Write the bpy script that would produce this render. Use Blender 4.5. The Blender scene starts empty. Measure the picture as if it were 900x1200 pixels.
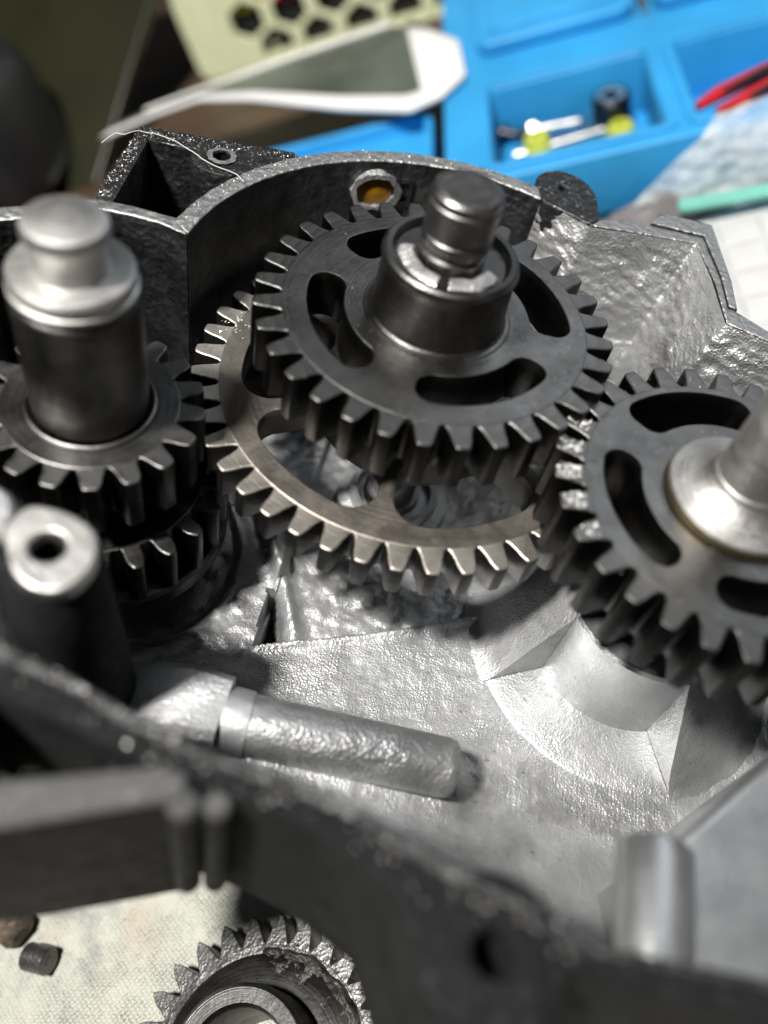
import bpy, bmesh, math, random
from math import sin, cos, pi, radians, hypot, atan2
from mathutils import Vector, Matrix, noise

random.seed(7)
SC = bpy.context.scene
COL = SC.collection
MM = 0.001

# The gear case lies tilted on the bench: case frame (mm, z along the shafts, z = 0 on the
# parting rim, origin on the main shaft) -> bench frame (z up, bench top at 0)
CASE = Matrix(((0.8925, 0.1574, 0.4226), (-0.1736, 0.9848, 0.0), (-0.4162, -0.0734, 0.9063)))
LIFT = 82.0

def cw(p):
    q = CASE @ Vector(p)
    return Vector((q.x, q.y, q.z + LIFT)) * MM

# ------------------------------------------------------------------ camera
cam_d = bpy.data.cameras.new('camera')
cam = bpy.data.objects.new('camera', cam_d)
COL.objects.link(cam)
SC.camera = cam
PITCH, ROLL = radians(51.72), radians(15.07)
fw = Vector((0, cos(PITCH), -sin(PITCH)))
r0 = Vector((1, 0, 0)); u0 = Vector((0, sin(PITCH), cos(PITCH)))
rt = r0 * cos(ROLL) + u0 * sin(ROLL); up = u0 * cos(ROLL) - r0 * sin(ROLL)
rt, up, fw = CASE @ rt, CASE @ up, CASE @ fw
cm = Matrix((rt, up, -fw)).transposed().to_4x4()
cm.translation = cw((0.2, -114.6, 90.07))
cam.matrix_world = cm
cam_d.sensor_fit = 'VERTICAL'
cam_d.sensor_height = 24.0
cam_d.lens = 1013.0 / 1200.0 * 24.0
cam_d.clip_start = 0.005
cam_d.clip_end = 20
cam_d.dof.use_dof = True
cam_d.dof.focus_distance = 0.154
cam_d.dof.aperture_fstop = 20.26 / 4.3

# ------------------------------------------------------------------ light
world = bpy.data.worlds.new('World')
SC.world = world
world.use_nodes = True
bg = world.node_tree.nodes['Background']
bg.inputs[0].default_value = (0.80, 0.88, 1.0, 1)
bg.inputs[1].default_value = 0.042

def lamp(name, direction, dist, size, power, colour):
    d = bpy.data.lights.new(name, 'AREA')
    d.shape = 'DISK'; d.size = size; d.energy = power; d.color = colour
    o = bpy.data.objects.new(name, d)
    COL.objects.link(o)
    v = (CASE @ Vector(direction)).normalized()
    o.location = cw((0, -20, -20)) + v * dist
    o.rotation_euler = v.to_track_quat('Z', 'Y').to_euler()
    return o
EL = radians(58)
lamp('desk_lamp_light', (-0.80 * cos(EL), -0.60 * cos(EL), sin(EL)), 0.75, 0.085, 13.0, (1.0, 0.975, 0.94))
lamp('reflection_light', (0.30, 0.80, 0.85), 1.3, 0.8, 3.2, (0.86, 0.93, 1.0))  # unseen soft light, added so metal tops and floor have something to reflect

SC.view_settings.view_transform = 'Standard'
SC.view_settings.look = 'None'
SC.view_settings.exposure = 0
SC.view_settings.gamma = 1
SC.render.engine = 'CYCLES'
SC.cycles.use_denoising = True
SC.cycles.max_bounces = 5
SC.cycles.caustics_reflective = False
SC.cycles.caustics_refractive = False
SC.cycles.use_adaptive_sampling = True
SC.cycles.adaptive_threshold = 0.03

# ------------------------------------------------------------------ materials
class NT:
    def __init__(s, name):
        s.m = bpy.data.materials.new(name); s.m.use_nodes = True
        s.t = s.m.node_tree; s.n = s.t.nodes; s.l = s.t.links
        s.b = s.n['Principled BSDF']
        s.tc = s.n.new('ShaderNodeTexCoord')
    def node(s, kind, **kw):
        o = s.n.new(kind)
        for k, v in kw.items():
            setattr(o, k, v)
        return o
    def link(s, a, b): s.l.new(a, b)
    def noise(s, scale, detail=3.0, rough=0.55, vec=None, dist=0.0):
        o = s.node('ShaderNodeTexNoise')
        o.inputs['Scale'].default_value = scale; o.inputs['Detail'].default_value = detail
        o.inputs['Roughness'].default_value = rough; o.inputs['Distortion'].default_value = dist
        s.link(vec or s.tc.outputs['Object'], o.inputs['Vector'])
        return o.outputs['Fac']
    def voro(s, scale, feature='F1', vec=None):
        o = s.node('ShaderNodeTexVoronoi', feature=feature)
        o.inputs['Scale'].default_value = scale
        s.link(vec or s.tc.outputs['Object'], o.inputs['Vector'])
        return o.outputs['Distance']
    def ramp(s, fac, stops):
        o = s.node('ShaderNodeValToRGB')
        e = o.color_ramp.elements
        while len(e) < len(stops): e.new(0.5)
        for i, (p, c) in enumerate(stops):
            e[i].position = p
            e[i].color = (c, c, c, 1) if isinstance(c, (int, float)) else (*c, 1)
        s.link(fac, o.inputs['Fac'])
        return o.outputs['Color']
    def math(s, op, a, b=None):
        o = s.node('ShaderNodeMath', operation=op)
        for i, v in enumerate((a, b)):
            if v is None: continue
            if isinstance(v, (int, float)): o.inputs[i].default_value = v
            else: s.link(v, o.inputs[i])
        return o.outputs[0]
    def mix(s, fac, a, b):
        o = s.node('ShaderNodeMix', data_type='RGBA')
        for i, v in ((0, fac), (6, a), (7, b)):
            if isinstance(v, (int, float)): o.inputs[i].default_value = v
            elif isinstance(v, tuple): o.inputs[i].default_value = (*v, 1)
            else: s.link(v, o.inputs[i])
        return o.outputs[2]
    def bump(s, h, dist, strength=1.0, prev=None):
        o = s.node('ShaderNodeBump')
        o.inputs['Strength'].default_value = strength; o.inputs['Distance'].default_value = dist
        s.link(h, o.inputs['Height'])
        if prev is not None: s.link(prev, o.inputs['Normal'])
        return o.outputs['Normal']
    def set(s, **kw):
        for k, v in kw.items():
            i = s.b.inputs[k.replace('_', ' ')]
            if isinstance(v, (int, float)): i.default_value = v
            elif isinstance(v, tuple): i.default_value = (*v, 1)
            else: s.link(v, i)
        return s.m

def cast_metal(name, lo, hi, rough, pebble, pdist, dark=0.0, metal=0.55, lump=0.5, scratch=0.0):
    t = NT(name)
    n1 = t.noise(70, 5, 0.6)
    n2 = t.noise(2600, 2)
    c = t.ramp(n1, [(0.3, lo), (0.7, hi)])
    if dark:
        st = t.ramp(t.noise(38, 6, 0.65, dist=0.6), [(0.50, 0.0), (0.70, dark)])
        c = t.mix(st, c, (0.07, 0.068, 0.066))
        pit = t.ramp(t.noise(650, 3, 0.7), [(0.64, 0.0), (0.72, dark)])
        c = t.mix(pit, c, (0.05, 0.05, 0.05))
    v = t.voro(pebble)
    h = t.math('ADD', v, t.math('MULTIPLY', t.noise(pebble * 0.3, 3), lump * 2.0))
    h = t.math('ADD', h, t.math('MULTIPLY', n2, 0.5))
    if scratch:
        mp = t.node('ShaderNodeMapping'); mp.inputs['Rotation'].default_value = (0, 0, 0.9); mp.inputs['Scale'].default_value = (1, 0.06, 1)
        t.link(t.tc.outputs['Object'], mp.inputs['Vector'])
        h = t.math('ADD', h, t.math('MULTIPLY', t.noise(2200, 2, vec=mp.outputs[0]), scratch))
    grain = t.ramp(t.noise(110, 4, 0.6, dist=0.5), [(0.35, 0.25), (0.65, 1.0)])
    h = t.math('MULTIPLY', h, grain)
    b = t.bump(h, pdist)
    rr = t.ramp(t.noise(120, 5, 0.65), [(0.3, rough - 0.08), (0.7, rough + 0.10)])
    return t.set(Base_Color=c, Metallic=metal, Roughness=rr, Normal=b)

def steel(name, lo, hi, rough, turned=0.00005, smudge=0.08, flank_shade=None):
    t = NT(name)
    sep = t.node('ShaderNodeSeparateXYZ'); t.link(t.tc.outputs['Object'], sep.inputs[0])
    rr = t.math('SQRT', t.math('ADD', t.math('MULTIPLY', sep.outputs[0], sep.outputs[0]), t.math('MULTIPLY', sep.outputs[1], sep.outputs[1])))
    cmb = t.node('ShaderNodeCombineXYZ'); t.link(rr, cmb.inputs[0]); t.link(sep.outputs[2], cmb.inputs[2])
    ring = t.noise(1900, 2, 0.7, vec=cmb.outputs[0])
    n1 = t.noise(160, 5, 0.6)
    c = t.ramp(n1, [(0.30, lo), (0.70, hi)])
    spot = t.ramp(t.noise(420, 4, 0.7, dist=0.5), [(0.58, 0.0), (0.72, 0.55)])
    c = t.mix(spot, c, tuple(v * 0.35 for v in lo))
    wear_ = t.ramp(t.noise(240, 5, 0.75, dist=1.2), [(0.60, 0.0), (0.75, 0.5)])
    c = t.mix(wear_, c, tuple(min(1, v * 1.9) for v in hi))
    if flank_shade:
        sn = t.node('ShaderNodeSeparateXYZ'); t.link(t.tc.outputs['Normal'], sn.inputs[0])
        c = t.mix(t.ramp(sn.outputs[2], [(0.12, 0.0), (0.40, 1.0)]), t.ramp(n1, [(0.35, tuple(v * 0.7 for v in flank_shade)), (0.7, flank_shade)]), c)  # side faces darkened by normal: shade painted into the flank colour
    oil = t.math('ADD', t.ramp(t.noise(110, 4, 0.65, dist=0.8), [(0.35, rough - smudge), (0.7, rough + smudge)]), t.math('MULTIPLY', t.math('SUBTRACT', ring, 0.5), 0.25))
    b = t.bump(ring, turned)
    b = t.bump(t.noise(900, 4, 0.7), 0.00007, prev=b)
    return t.set(Base_Color=c, Metallic=1.0, Roughness=oil, Normal=b)

def rim_metal(name, side, sidehi, top, metal=0.85, fleck_max=1.0, spec=0.5, rough=(0.32, 0.55), relief=1.0):
    """cast wall: dark sides, machined and scuffed upper faces with bare flecks"""
    t = NT(name)
    sep = t.node('ShaderNodeSeparateXYZ'); t.link(t.tc.outputs['Normal'], sep.inputs[0])
    topf = t.ramp(sep.outputs[2], [(0.35, 0.0), (0.75, 1.0)])
    fl = t.ramp(t.noise(1500, 4, 0.7), [(0.56, 0.0), (0.66, 1.0)])
    fl2 = t.ramp(t.noise(420, 3), [(0.45, 0.15), (0.62, 1.0)])
    fleck = t.math('MULTIPLY', t.math('MULTIPLY', fl, fl2), fleck_max)
    sidec = t.ramp(t.noise(170, 5, 0.65), [(0.35, side), (0.7, sidehi)])
    c = t.mix(topf, sidec, t.mix(fleck, top, (0.62, 0.62, 0.60)))
    b = t.bump(t.noise(1400, 4, 0.65), 0.00022 * relief)
    b = t.bump(t.voro(700), 0.00022 * relief, prev=b)
    b = t.bump(t.noise(160, 3), 0.0005 * relief, prev=b)
    rgh = t.ramp(t.noise(500, 3), [(0.3, rough[0]), (0.7, rough[1])])
    return t.set(Base_Color=c, Metallic=metal, Roughness=rgh, Normal=b, Specular_IOR_Level=spec)

def plain(name, col, rough=0.5, metal=0.0, var=0.12, vs=120, bump=0.0001, bs=500, **kw):
    t = NT(name)
    lo = tuple(max(0, v * (1 - var)) for v in col); hi = tuple(min(1, v * (1 + var)) for v in col)
    c = t.ramp(t.noise(vs, 4), [(0.3, lo), (0.7, hi)])
    b = t.bump(t.noise(bs, 4), bump)
    return t.set(Base_Color=c, Metallic=metal, Roughness=rough, Normal=b, **kw)

M = {}
M['floor'] = cast_metal('cast aluminium floor', (0.50, 0.505, 0.51), (0.72, 0.725, 0.73), 0.43, 2600, 0.00010, 0.6, 0.75, 0.6, 1.2)
M['alu'] = cast_metal('cast aluminium boss', (0.46, 0.465, 0.47), (0.64, 0.645, 0.65), 0.46, 2600, 0.00010, 0.5, 0.78, 0.8, 0.4)
M['alu_smooth'] = cast_metal('smooth cast aluminium', (0.42, 0.425, 0.43), (0.54, 0.545, 0.55), 0.38, 3000, 0.00005, 0.35, 0.85, 0.5)
M['rough_wall'] = cast_metal('rough cast wall', (0.36, 0.365, 0.365), (0.58, 0.585, 0.585), 0.46, 1900, 0.00020, 0.6, 0.72, 1.0, 0.8)
M['grimy'] = cast_metal('grimy steel', (0.05, 0.049, 0.047), (0.19, 0.186, 0.18), 0.44, 1500, 0.00014, 0.95, 0.8, 0.9)
M['wall'] = rim_metal('dark cast wall', (0.03, 0.031, 0.033), (0.09, 0.092, 0.095), (0.05, 0.05, 0.052))  # side colour lowered to carry the wall's shadow
M['rim'] = rim_metal('scuffed rim wall', (0.03, 0.031, 0.033), (0.10, 0.102, 0.106), (0.36, 0.36, 0.355))  # sides hold painted shadow too; the pale top is bare metal
M['outer'] = rim_metal('black painted outer wall', (0.012, 0.0122, 0.0126), (0.022, 0.0225, 0.023), (0.010, 0.010, 0.0105), 0.0, 0.10, 0.08, (0.62, 0.8), 0.4)
M['arm'] = rim_metal('dark arm with paler top', (0.014, 0.0142, 0.0146), (0.026, 0.0265, 0.027), (0.08, 0.08, 0.08), 0.1, 0.2, 0.15, (0.55, 0.75), 0.4)  # upper faces paler than the sides, keyed to the normal
M['dark_rim'] = rim_metal('dark near rim', (0.012, 0.012, 0.0126), (0.03, 0.03, 0.031), (0.018, 0.018, 0.0185), 0.2, 0.45, 0.5, (0.25, 0.45))
M['hub'] = steel('gear hub steel', (0.085, 0.083, 0.080), (0.15, 0.146, 0.14), 0.38)
M['gear'] = steel('oiled gear steel', (0.115, 0.112, 0.108), (0.185, 0.18, 0.172), 0.40, flank_shade=(0.032, 0.031, 0.030))
M['gear_brown'] = steel('browned gear steel', (0.30, 0.265, 0.23), (0.42, 0.38, 0.335), 0.48, flank_shade=(0.085, 0.08, 0.075))
M['gear_worn'] = steel('worn gear teeth', (0.50, 0.46, 0.40), (0.70, 0.65, 0.58), 0.46, flank_shade=(0.10, 0.097, 0.092))
M['gear_dark'] = steel('dark gear steel', (0.08, 0.078, 0.075), (0.13, 0.126, 0.122), 0.38, flank_shade=(0.04, 0.039, 0.037))
M['shaft'] = steel('ground shaft steel', (0.13, 0.127, 0.123), (0.24, 0.234, 0.225), 0.40, 0.00010)
M['sleeve'] = steel('dark sleeve steel', (0.085, 0.083, 0.080), (0.16, 0.156, 0.15), 0.40, 0.00010)
M['shaft_bright'] = steel('bright shaft steel', (0.44, 0.43, 0.41), (0.62, 0.605, 0.58), 0.50, 0.00012)
M['battered'] = cast_metal('battered ring metal', (0.40, 0.39, 0.38), (0.66, 0.65, 0.63), 0.42, 1800, 0.00022, 0.5, 0.8)
M['brass'] = plain('brass washer', (0.40, 0.33, 0.18), 0.35, 1.0)
M['amber'] = plain('amber oil plug', (0.42, 0.20, 0.015), 0.35, 0.0, 0.3)
M['grime'] = plain('greasy grime', (0.045, 0.042, 0.038), 0.5, 0.4, 0.8, 420, 0.0005, 700)
M['filing'] = plain('metal filings', (0.82, 0.81, 0.77), 0.4, 0.25)
M['rust'] = plain('rusty crust', (0.10, 0.075, 0.055), 0.75, 0.35, 0.7, 500, 0.0006, 900)

def cloth_mat():
    t = NT('woven cream cloth')
    sep = t.node('ShaderNodeSeparateXYZ'); t.link(t.tc.outputs['Object'], sep.inputs[0])
    def wave(axis, other):
        a = t.math('SINE', t.math('MULTIPLY', sep.outputs[axis], 2 * pi / 0.00062))
        b = t.math('SINE', t.math('MULTIPLY', sep.outputs[other], pi / 0.00062))
        return t.math('MULTIPLY', a, b)
    h = t.math('ADD', wave(0, 1), wave(1, 0))
    st = t.ramp(t.noise(60, 6, 0.7, dist=0.8), [(0.48, 0.0), (0.66, 0.7)])
    st2 = t.ramp(t.noise(33, 5, 0.65), [(0.56, 0.0), (0.72, 0.35)])
    c = t.mix(st, (0.50, 0.50, 0.43), (0.26, 0.27, 0.27))
    c = t.mix(st2, c, (0.42, 0.28, 0.18))
    gr = t.ramp(t.noise(700, 4, 0.75), [(0.60, 0.0), (0.70, 0.6)])
    c = t.mix(t.math('MULTIPLY', gr, st), c, (0.08, 0.08, 0.08))
    b = t.bump(t.math('MULTIPLY', h, t.ramp(t.noise(150, 3), [(0.3, 0.3), (0.7, 1.0)])), 0.00016)
    b = t.bump(t.noise(220, 5, 0.65), 0.0009, prev=b)
    return t.set(Base_Color=c, Roughness=0.95, Normal=b, Specular_IOR_Level=0.1)
M['cloth'] = cloth_mat()

def wood_mat():
    t = NT('brown bench wood')
    mp = t.node('ShaderNodeMapping'); mp.inputs['Scale'].default_value = (1, 7, 1)
    t.link(t.tc.outputs['Object'], mp.inputs['Vector'])
    n = t.noise(18, 6, 0.6, vec=mp.outputs[0], dist=0.7)
    c = t.ramp(n, [(0.3, (0.035, 0.022, 0.013)), (0.7, (0.11, 0.07, 0.042))])
    return t.set(Base_Color=c, Roughness=0.55, Normal=t.bump(n, 0.0003))
M['wood'] = wood_mat()
M['blue'] = plain('blue tray plastic', (0.030, 0.30, 0.62), 0.45, 0.0, 0.12, 40, 0.00012, 300)
M['green_basket'] = plain('pale green basket plastic', (0.74, 0.77, 0.50), 0.4, 0.0, 0.06)
M['olive'] = plain('olive plastic', (0.014, 0.0145, 0.004), 0.35, 0.0, 0.3, 25)
M['black_plastic'] = plain('black plastic', (0.012, 0.012, 0.014), 0.4)
M['red'] = plain('red handle plastic', (0.42, 0.015, 0.018), 0.35)
M['yellow'] = plain('lime plastic', (0.50, 0.55, 0.07), 0.4, 0.0, 0.2)
M['zinc'] = plain('zinc plated steel', (0.62, 0.62, 0.60), 0.28, 1.0)
M['black_steel'] = plain('blackened steel', (0.06, 0.06, 0.062), 0.35, 1.0)
M['bronze'] = plain('tarnished bronze', (0.28, 0.20, 0.12), 0.45, 1.0, 0.3)
M['paper'] = plain('white glossy paper', (0.74, 0.73, 0.70), 0.5, 0.0, 0.04, 30)
M['photo'] = plain('dark photo print', (0.09, 0.105, 0.085), 0.28, 0.0, 0.55, 22)
M['teal'] = plain('teal plastic', (0.16, 0.46, 0.38), 0.5)
M['rag'] = plain('grey rag', (0.17, 0.16, 0.16), 0.95, 0.0, 0.35, 60, 0.0006, 250)
M['fibre'] = plain('pale fibre', (0.55, 0.53, 0.48), 0.7)

def towel_mat():
    t = NT('quilted white paper')
    sep = t.node('ShaderNodeSeparateXYZ'); t.link(t.tc.outputs['Object'], sep.inputs[0])
    a = t.math('ABSOLUTE', t.math('SINE', t.math('MULTIPLY', sep.outputs[0], pi / 0.011)))
    b = t.math('ABSOLUTE', t.math('SINE', t.math('MULTIPLY', sep.outputs[1], pi / 0.011)))
    h = t.math('POWER', t.math('MULTIPLY', a, b), 0.35)
    bb = t.bump(h, 0.0010)
    c = t.ramp(t.noise(40, 4), [(0.3, (0.50, 0.50, 0.49)), (0.7, (0.60, 0.60, 0.59))])
    return t.set(Base_Color=c, Roughness=0.95, Normal=bb)
M['towel'] = towel_mat()

def bag_mat():
    t = NT('clear plastic film')
    a = t.ramp(t.noise(70, 4, 0.6), [(0.4, 0.22), (0.66, 0.60)])
    return t.set(Base_Color=(0.82, 0.86, 0.86), Roughness=0.22, Alpha=a, Normal=t.bump(t.noise(160, 3), 0.0012))
M['bag'] = bag_mat()

# ------------------------------------------------------------------ builders
class MB:
    def __init__(s): s.v = []; s.f = []
    def add(s, vs, fs):
        o = len(s.v); s.v += [tuple(p) for p in vs]; s.f += [tuple(i + o for i in q) for q in fs]; return s
    def box(s, a, b):
        x0, y0, z0 = a; x1, y1, z1 = b
        return s.add([(x0,y0,z0),(x1,y0,z0),(x1,y1,z0),(x0,y1,z0),(x0,y0,z1),(x1,y0,z1),(x1,y1,z1),(x0,y1,z1)],
                     [(0,3,2,1),(4,5,6,7),(0,1,5,4),(1,2,6,5),(2,3,7,6),(3,0,4,7)])
    def lathe(s, prof, seg=72, c=(0, 0), a0=0.0, a1=2 * pi, jit=0.0):
        full = abs(a1 - a0 - 2 * pi) < 1e-6
        n = seg if full else seg + 1
        vs = []
        for i in range(n):
            a = a0 + (a1 - a0) * i / seg
            for r, z in prof:
                k = 1 + (jit * noise.noise((cos(a) * 3, sin(a) * 3, z * 0.3)) if jit else 0)
                vs.append((c[0] + r * k * cos(a), c[1] + r * k * sin(a), z))
        m = len(prof); fs = []
        for i in range(seg):
            j = (i + 1) % n
            for k in range(m - 1):
                fs.append((i * m + k, j * m + k, j * m + k + 1, i * m + k + 1))
        if not full:
            fs.append(tuple(range(m))); fs.append(tuple(seg * m + k for k in reversed(range(m))))
        return s.add(vs, fs)
    def tube(s, path, rad, seg=10, caps=True):
        pts = [Vector(p) for p in path]; n = len(pts)
        rr = rad if isinstance(rad, (list, tuple)) else [rad] * n
        vs = []; prevx = None
        for i, p in enumerate(pts):
            t = (pts[min(i + 1, n - 1)] - pts[max(i - 1, 0)]).normalized()
            x = (prevx - t * prevx.dot(t)) if prevx is not None else t.orthogonal()
            x.normalize(); prevx = x; y = t.cross(x)
            for k in range(seg):
                a = 2 * pi * k / seg
                vs.append(p + (x * cos(a) + y * sin(a)) * rr[i])
        fs = []
        for i in range(n - 1):
            for k in range(seg):
                k2 = (k + 1) % seg
                fs.append((i * seg + k, i * seg + k2, (i + 1) * seg + k2, (i + 1) * seg + k))
        if caps:
            fs.append(tuple(reversed(range(seg)))); fs.append(tuple((n - 1) * seg + k for k in range(seg)))
        return s.add(vs, fs)
    def grid(s, nu, nv, fn):
        vs = [fn(i / nu, j / nv) for j in range(nv + 1) for i in range(nu + 1)]
        w = nu + 1
        return s.add(vs, [(j*w+i, j*w+i+1, (j+1)*w+i+1, (j+1)*w+i) for j in range(nv) for i in range(nu)])
    def mesh(s, name, m, ang=35):
        me = bpy.data.meshes.new(name)
        me.from_pydata([(x * MM, y * MM, z * MM) for x, y, z in s.v], [], s.f)
        me.validate()
        bm = bmesh.new(); bm.from_mesh(me); bmesh.ops.recalc_face_normals(bm, faces=bm.faces); bm.to_mesh(me); bm.free()
        return finish(me, m, ang)

def finish(me, m, ang=35):
    me.materials.clear(); me.materials.append(m)
    me.polygons.foreach_set('use_smooth', [True] * len(me.polygons))
    me.set_sharp_from_angle(angle=radians(ang))
    me.update()
    return me

def plate(name, loops, z0, z1, m, bevel=0.25, ang=35, res=1):
    """solid plate from 2D loops (first the outline, then holes), rounded edges"""
    cu = bpy.data.curves.new(name, 'CURVE'); cu.dimensions = '2D'; cu.fill_mode = 'BOTH'
    for lp in loops:
        sp = cu.splines.new('POLY'); sp.points.add(len(lp) - 1)
        for p, (x, y) in zip(sp.points, lp): p.co = (x, y, 0, 1)
        sp.use_cyclic_u = True
    cu.extrude = (z1 - z0) / 2 - bevel; cu.bevel_depth = bevel; cu.bevel_resolution = res; cu.offset = -bevel
    ob = bpy.data.objects.new(name, cu); COL.objects.link(ob)
    dg = bpy.context.evaluated_depsgraph_get(); dg.update()
    me = bpy.data.meshes.new_from_object(ob.evaluated_get(dg))
    bpy.data.objects.remove(ob); bpy.data.curves.remove(cu)
    me.transform(Matrix.Diagonal((MM, MM, MM, 1)) @ Matrix.Translation((0, 0, (z0 + z1) / 2)))
    bm = bmesh.new(); bm.from_mesh(me)
    bmesh.ops.remove_doubles(bm, verts=bm.verts, dist=1e-7)
    bmesh.ops.recalc_face_normals(bm, faces=bm.faces); bm.to_mesh(me); bm.free()
    me.name = name
    finish(me, m, ang)
    for p in me.polygons:
        if abs(p.normal.z) > 0.9995: p.use_smooth = False
    me.update()
    return me

def ob(name, me, parent=None, rotz=0.0, loc=(0, 0, 0), kind=None):
    o = bpy.data.objects.new(name, me); COL.objects.link(o)
    if parent: o.parent = parent
    o.location = Vector(loc) * MM; o.rotation_euler = (0, 0, rotz)
    if kind: o['kind'] = kind
    return o

def tag(o, label, cat, group=None, kind=None):
    o['label'] = label
    if cat: o['category'] = cat
    if group: o['group'] = group
    if kind: o['kind'] = kind
    return o

def root(name, p=(0, 0, 0), case=True, rotz=0.0, scale=1):
    o = bpy.data.objects.new(name, None); COL.objects.link(o)
    o.empty_display_size = 0.005
    if case:
        m = CASE.to_4x4(); m.translation = cw(p)
        o.matrix_world = m
    else:
        o.location = Vector(p) * MM; o.rotation_euler = (0, 0, rotz)
    return o

def place_case(o):
    m = CASE.to_4x4(); m.translation = cw((0, 0, 0)); o.matrix_world = m
    return o

def circle(r, n=96, c=(0, 0), a0=0.0):
    return [(c[0] + r * cos(a0 + 2 * pi * i / n), c[1] + r * sin(a0 + 2 * pi * i / n)) for i in range(n)]

def slot(ri, ro, a0, a1, rc, n=22):
    """annular slot with rounded ends; rc = corner radius (mm)"""
    pts = []
    def corner(r, a, sr, sa):
        # centre of corner circle
        rcx = r - sr * rc; da = rc / max(rcx, 1e-3)
        ac = a - sa * da
        return rcx, ac
    seq = [(ro, a0, 1, -1), (ro, a1, 1, 1), (ri, a1, -1, 1), (ri, a0, -1, -1)]
    for q, (r, a, sr, sa) in enumerate(seq):
        rr, ac = corner(r, a, sr, sa)
        cx, cy = rr * cos(ac), rr * sin(ac)
        # local axes: radial and tangential
        er = (cos(ac), sin(ac)); et = (-sin(ac), cos(ac))
        angs = [i / 6 * pi / 2 for i in range(7)]
        loc = []
        for t in angs:
            loc.append((sr * sin(t), sa * cos(t)))
        if q in (1, 3): loc = [(sr * cos(t), sa * sin(t)) for t in angs]
        for lr, lt in loc:
            pts.append((cx + rc * (lr * er[0] + lt * et[0]), cy + rc * (lr * er[1] + lt * et[1])))
        # arc to next corner
        r2, a2, sr2, sa2 = seq[(q + 1) % 4]
        if q == 0 or q == 2:
            _, ac2 = corner(r2, a2, sr2, sa2)
            for i in range(1, n):
                aa = ac + (ac2 - ac) * i / n
                pts.append((r * cos(aa), r * sin(aa)))
    return pts

def tooth_profile(rroot, rtip, n, wroot=0.80, wpitch=0.57, wtip=0.32):
    """2D tooth along +x, rounded tip; widths as fraction of the pitch"""
    p = 2 * pi / n; h = rtip - rroot
    hw = lambda t: (wroot + (wpitch - wroot) * min(1, t / 0.45) if t < 0.45 else wpitch + (wtip - wpitch) * ((t - 0.45) / 0.55) ** 1.7) * p / 2
    left = []
    for t in (-0.10, 0.0, 0.07, 0.2, 0.4, 0.6, 0.78, 0.90, 0.965):
        r = rroot + h * t
        w = hw(max(t, 0))
        if t == 0.0: w *= 1.12
        if t < 0: w *= 1.12
        left.append((r, w * (rroot + h * max(t, 0))))
    tip = [(rtip - 0.012 * h, left[-1][1] * 0.72), (rtip, left[-1][1] * 0.34)]
    up_ = left + tip
    return [(x, y) for x, y in up_] + [(x, -y) for x, y in reversed(up_)]

def gear(par, n, rroot, rtip, z0, z1, phase, m, slots=(), bore=None, tbev=0.28, name='gear_wheel', drop=0.06, skip=(), wear=None, **tp):
    loops = [circle(rroot, n * 4)] + [slot(*s) for s in slots]
    if bore: loops.append(circle(bore, 48))
    body = ob(name, plate(name, loops, z0, z1, m, 0.22), par)
    tm = plate('tooth', [tooth_profile(rroot, rtip, n, **tp)], z0 + drop, z1 - drop, wear or m, tbev, res=2)
    for k in range(n):
        if k in skip: continue
        ob('tooth', tm, par, rotz=phase + 2 * pi * k / n)
    return body

def smooth_loop(pts, n=5):
    out = []; m_ = len(pts)
    for i in range(m_):
        p0, p1, p2, p3 = (Vector(pts[(i + k) % m_]) for k in (-1, 0, 1, 2))
        for j in range(n):
            t = j / n
            q = 0.5 * ((2 * p1) + (p2 - p0) * t + (2 * p0 - 5 * p1 + 4 * p2 - p3) * t * t + (3 * p1 - p0 - 3 * p2 + p3) * t ** 3)
            out.append((q.x, q.y))
    return out

def interp(pts, x):
    if x <= pts[0][0]: return pts[0][1]
    for (a, b), (c, d) in zip(pts, pts[1:]):
        if x <= c: return b + (d - b) * (x - a) / (c - a)
    return pts[-1][1]

def sstep(a, b, x):
    t = max(0.0, min(1.0, (x - a) / (b - a))); return t * t * (3 - 2 * t)

# ------------------------------------------------------------------ bench and cloth
bench = ob('table', MB().box((-900, -700, -30), (900, 1200, 0)).mesh('table', M['wood']))
tag(bench, 'dark brown wooden bench top under the cloth and tray', None, kind='structure')

def cloth_fn(u, v):
    x = -230 + 330 * u; y = -190 + 260 * v
    h = 1.0 + 2.2 * noise.noise((x * 0.03, y * 0.03, 1.0)) ** 2 + 0.5 * noise.noise((x * 0.09, y * 0.11, 4.0)) + 0.3
    return (x, y, max(0.5, h))
cl = MB().grid(200, 160, cloth_fn)
cloth = ob('work_cloth', cl.mesh('work_cloth', M['cloth'], 80))
md = cloth.modifiers.new('thickness', 'SOLIDIFY'); md.thickness = 0.4 * MM; md.offset = -1
tag(cloth, 'stained cream woven cloth spread under the gear case', 'cloth')

# ------------------------------------------------------------------ gear case
case = root('gear_case')
tag(case, 'open cast metal gear case holding three shafts of gears', 'gear case')

NEAR_IN = [(-80, -72), (-36.8, -75.4), (-28.4, -76.7), (-19.7, -79.3), (-10.5, -81.1), (-2.0, -81.6), (6.7, -83.0), (13.6, -85.2), (19.2, -86.8), (24.7, -87.7), (30.2, -89.8), (39.0, -89.3), (49.7, -88.7), (90, -87)]
STEP = [(-15.9, -41), (-8.7, -38.2), (1.5, -33.6), (10.5, -29.2), (22.9, -22.8), (35.6, -12.2), (60, 8)]
RIDGE = [(-24.4, -10.2), (-19, -19.4), (-14, -28.1), (-10, -36.4)]
LS = (-47.75, -28.4)      # left shaft axis
RS = (50.9, -21.8)        # right shaft axis

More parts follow.
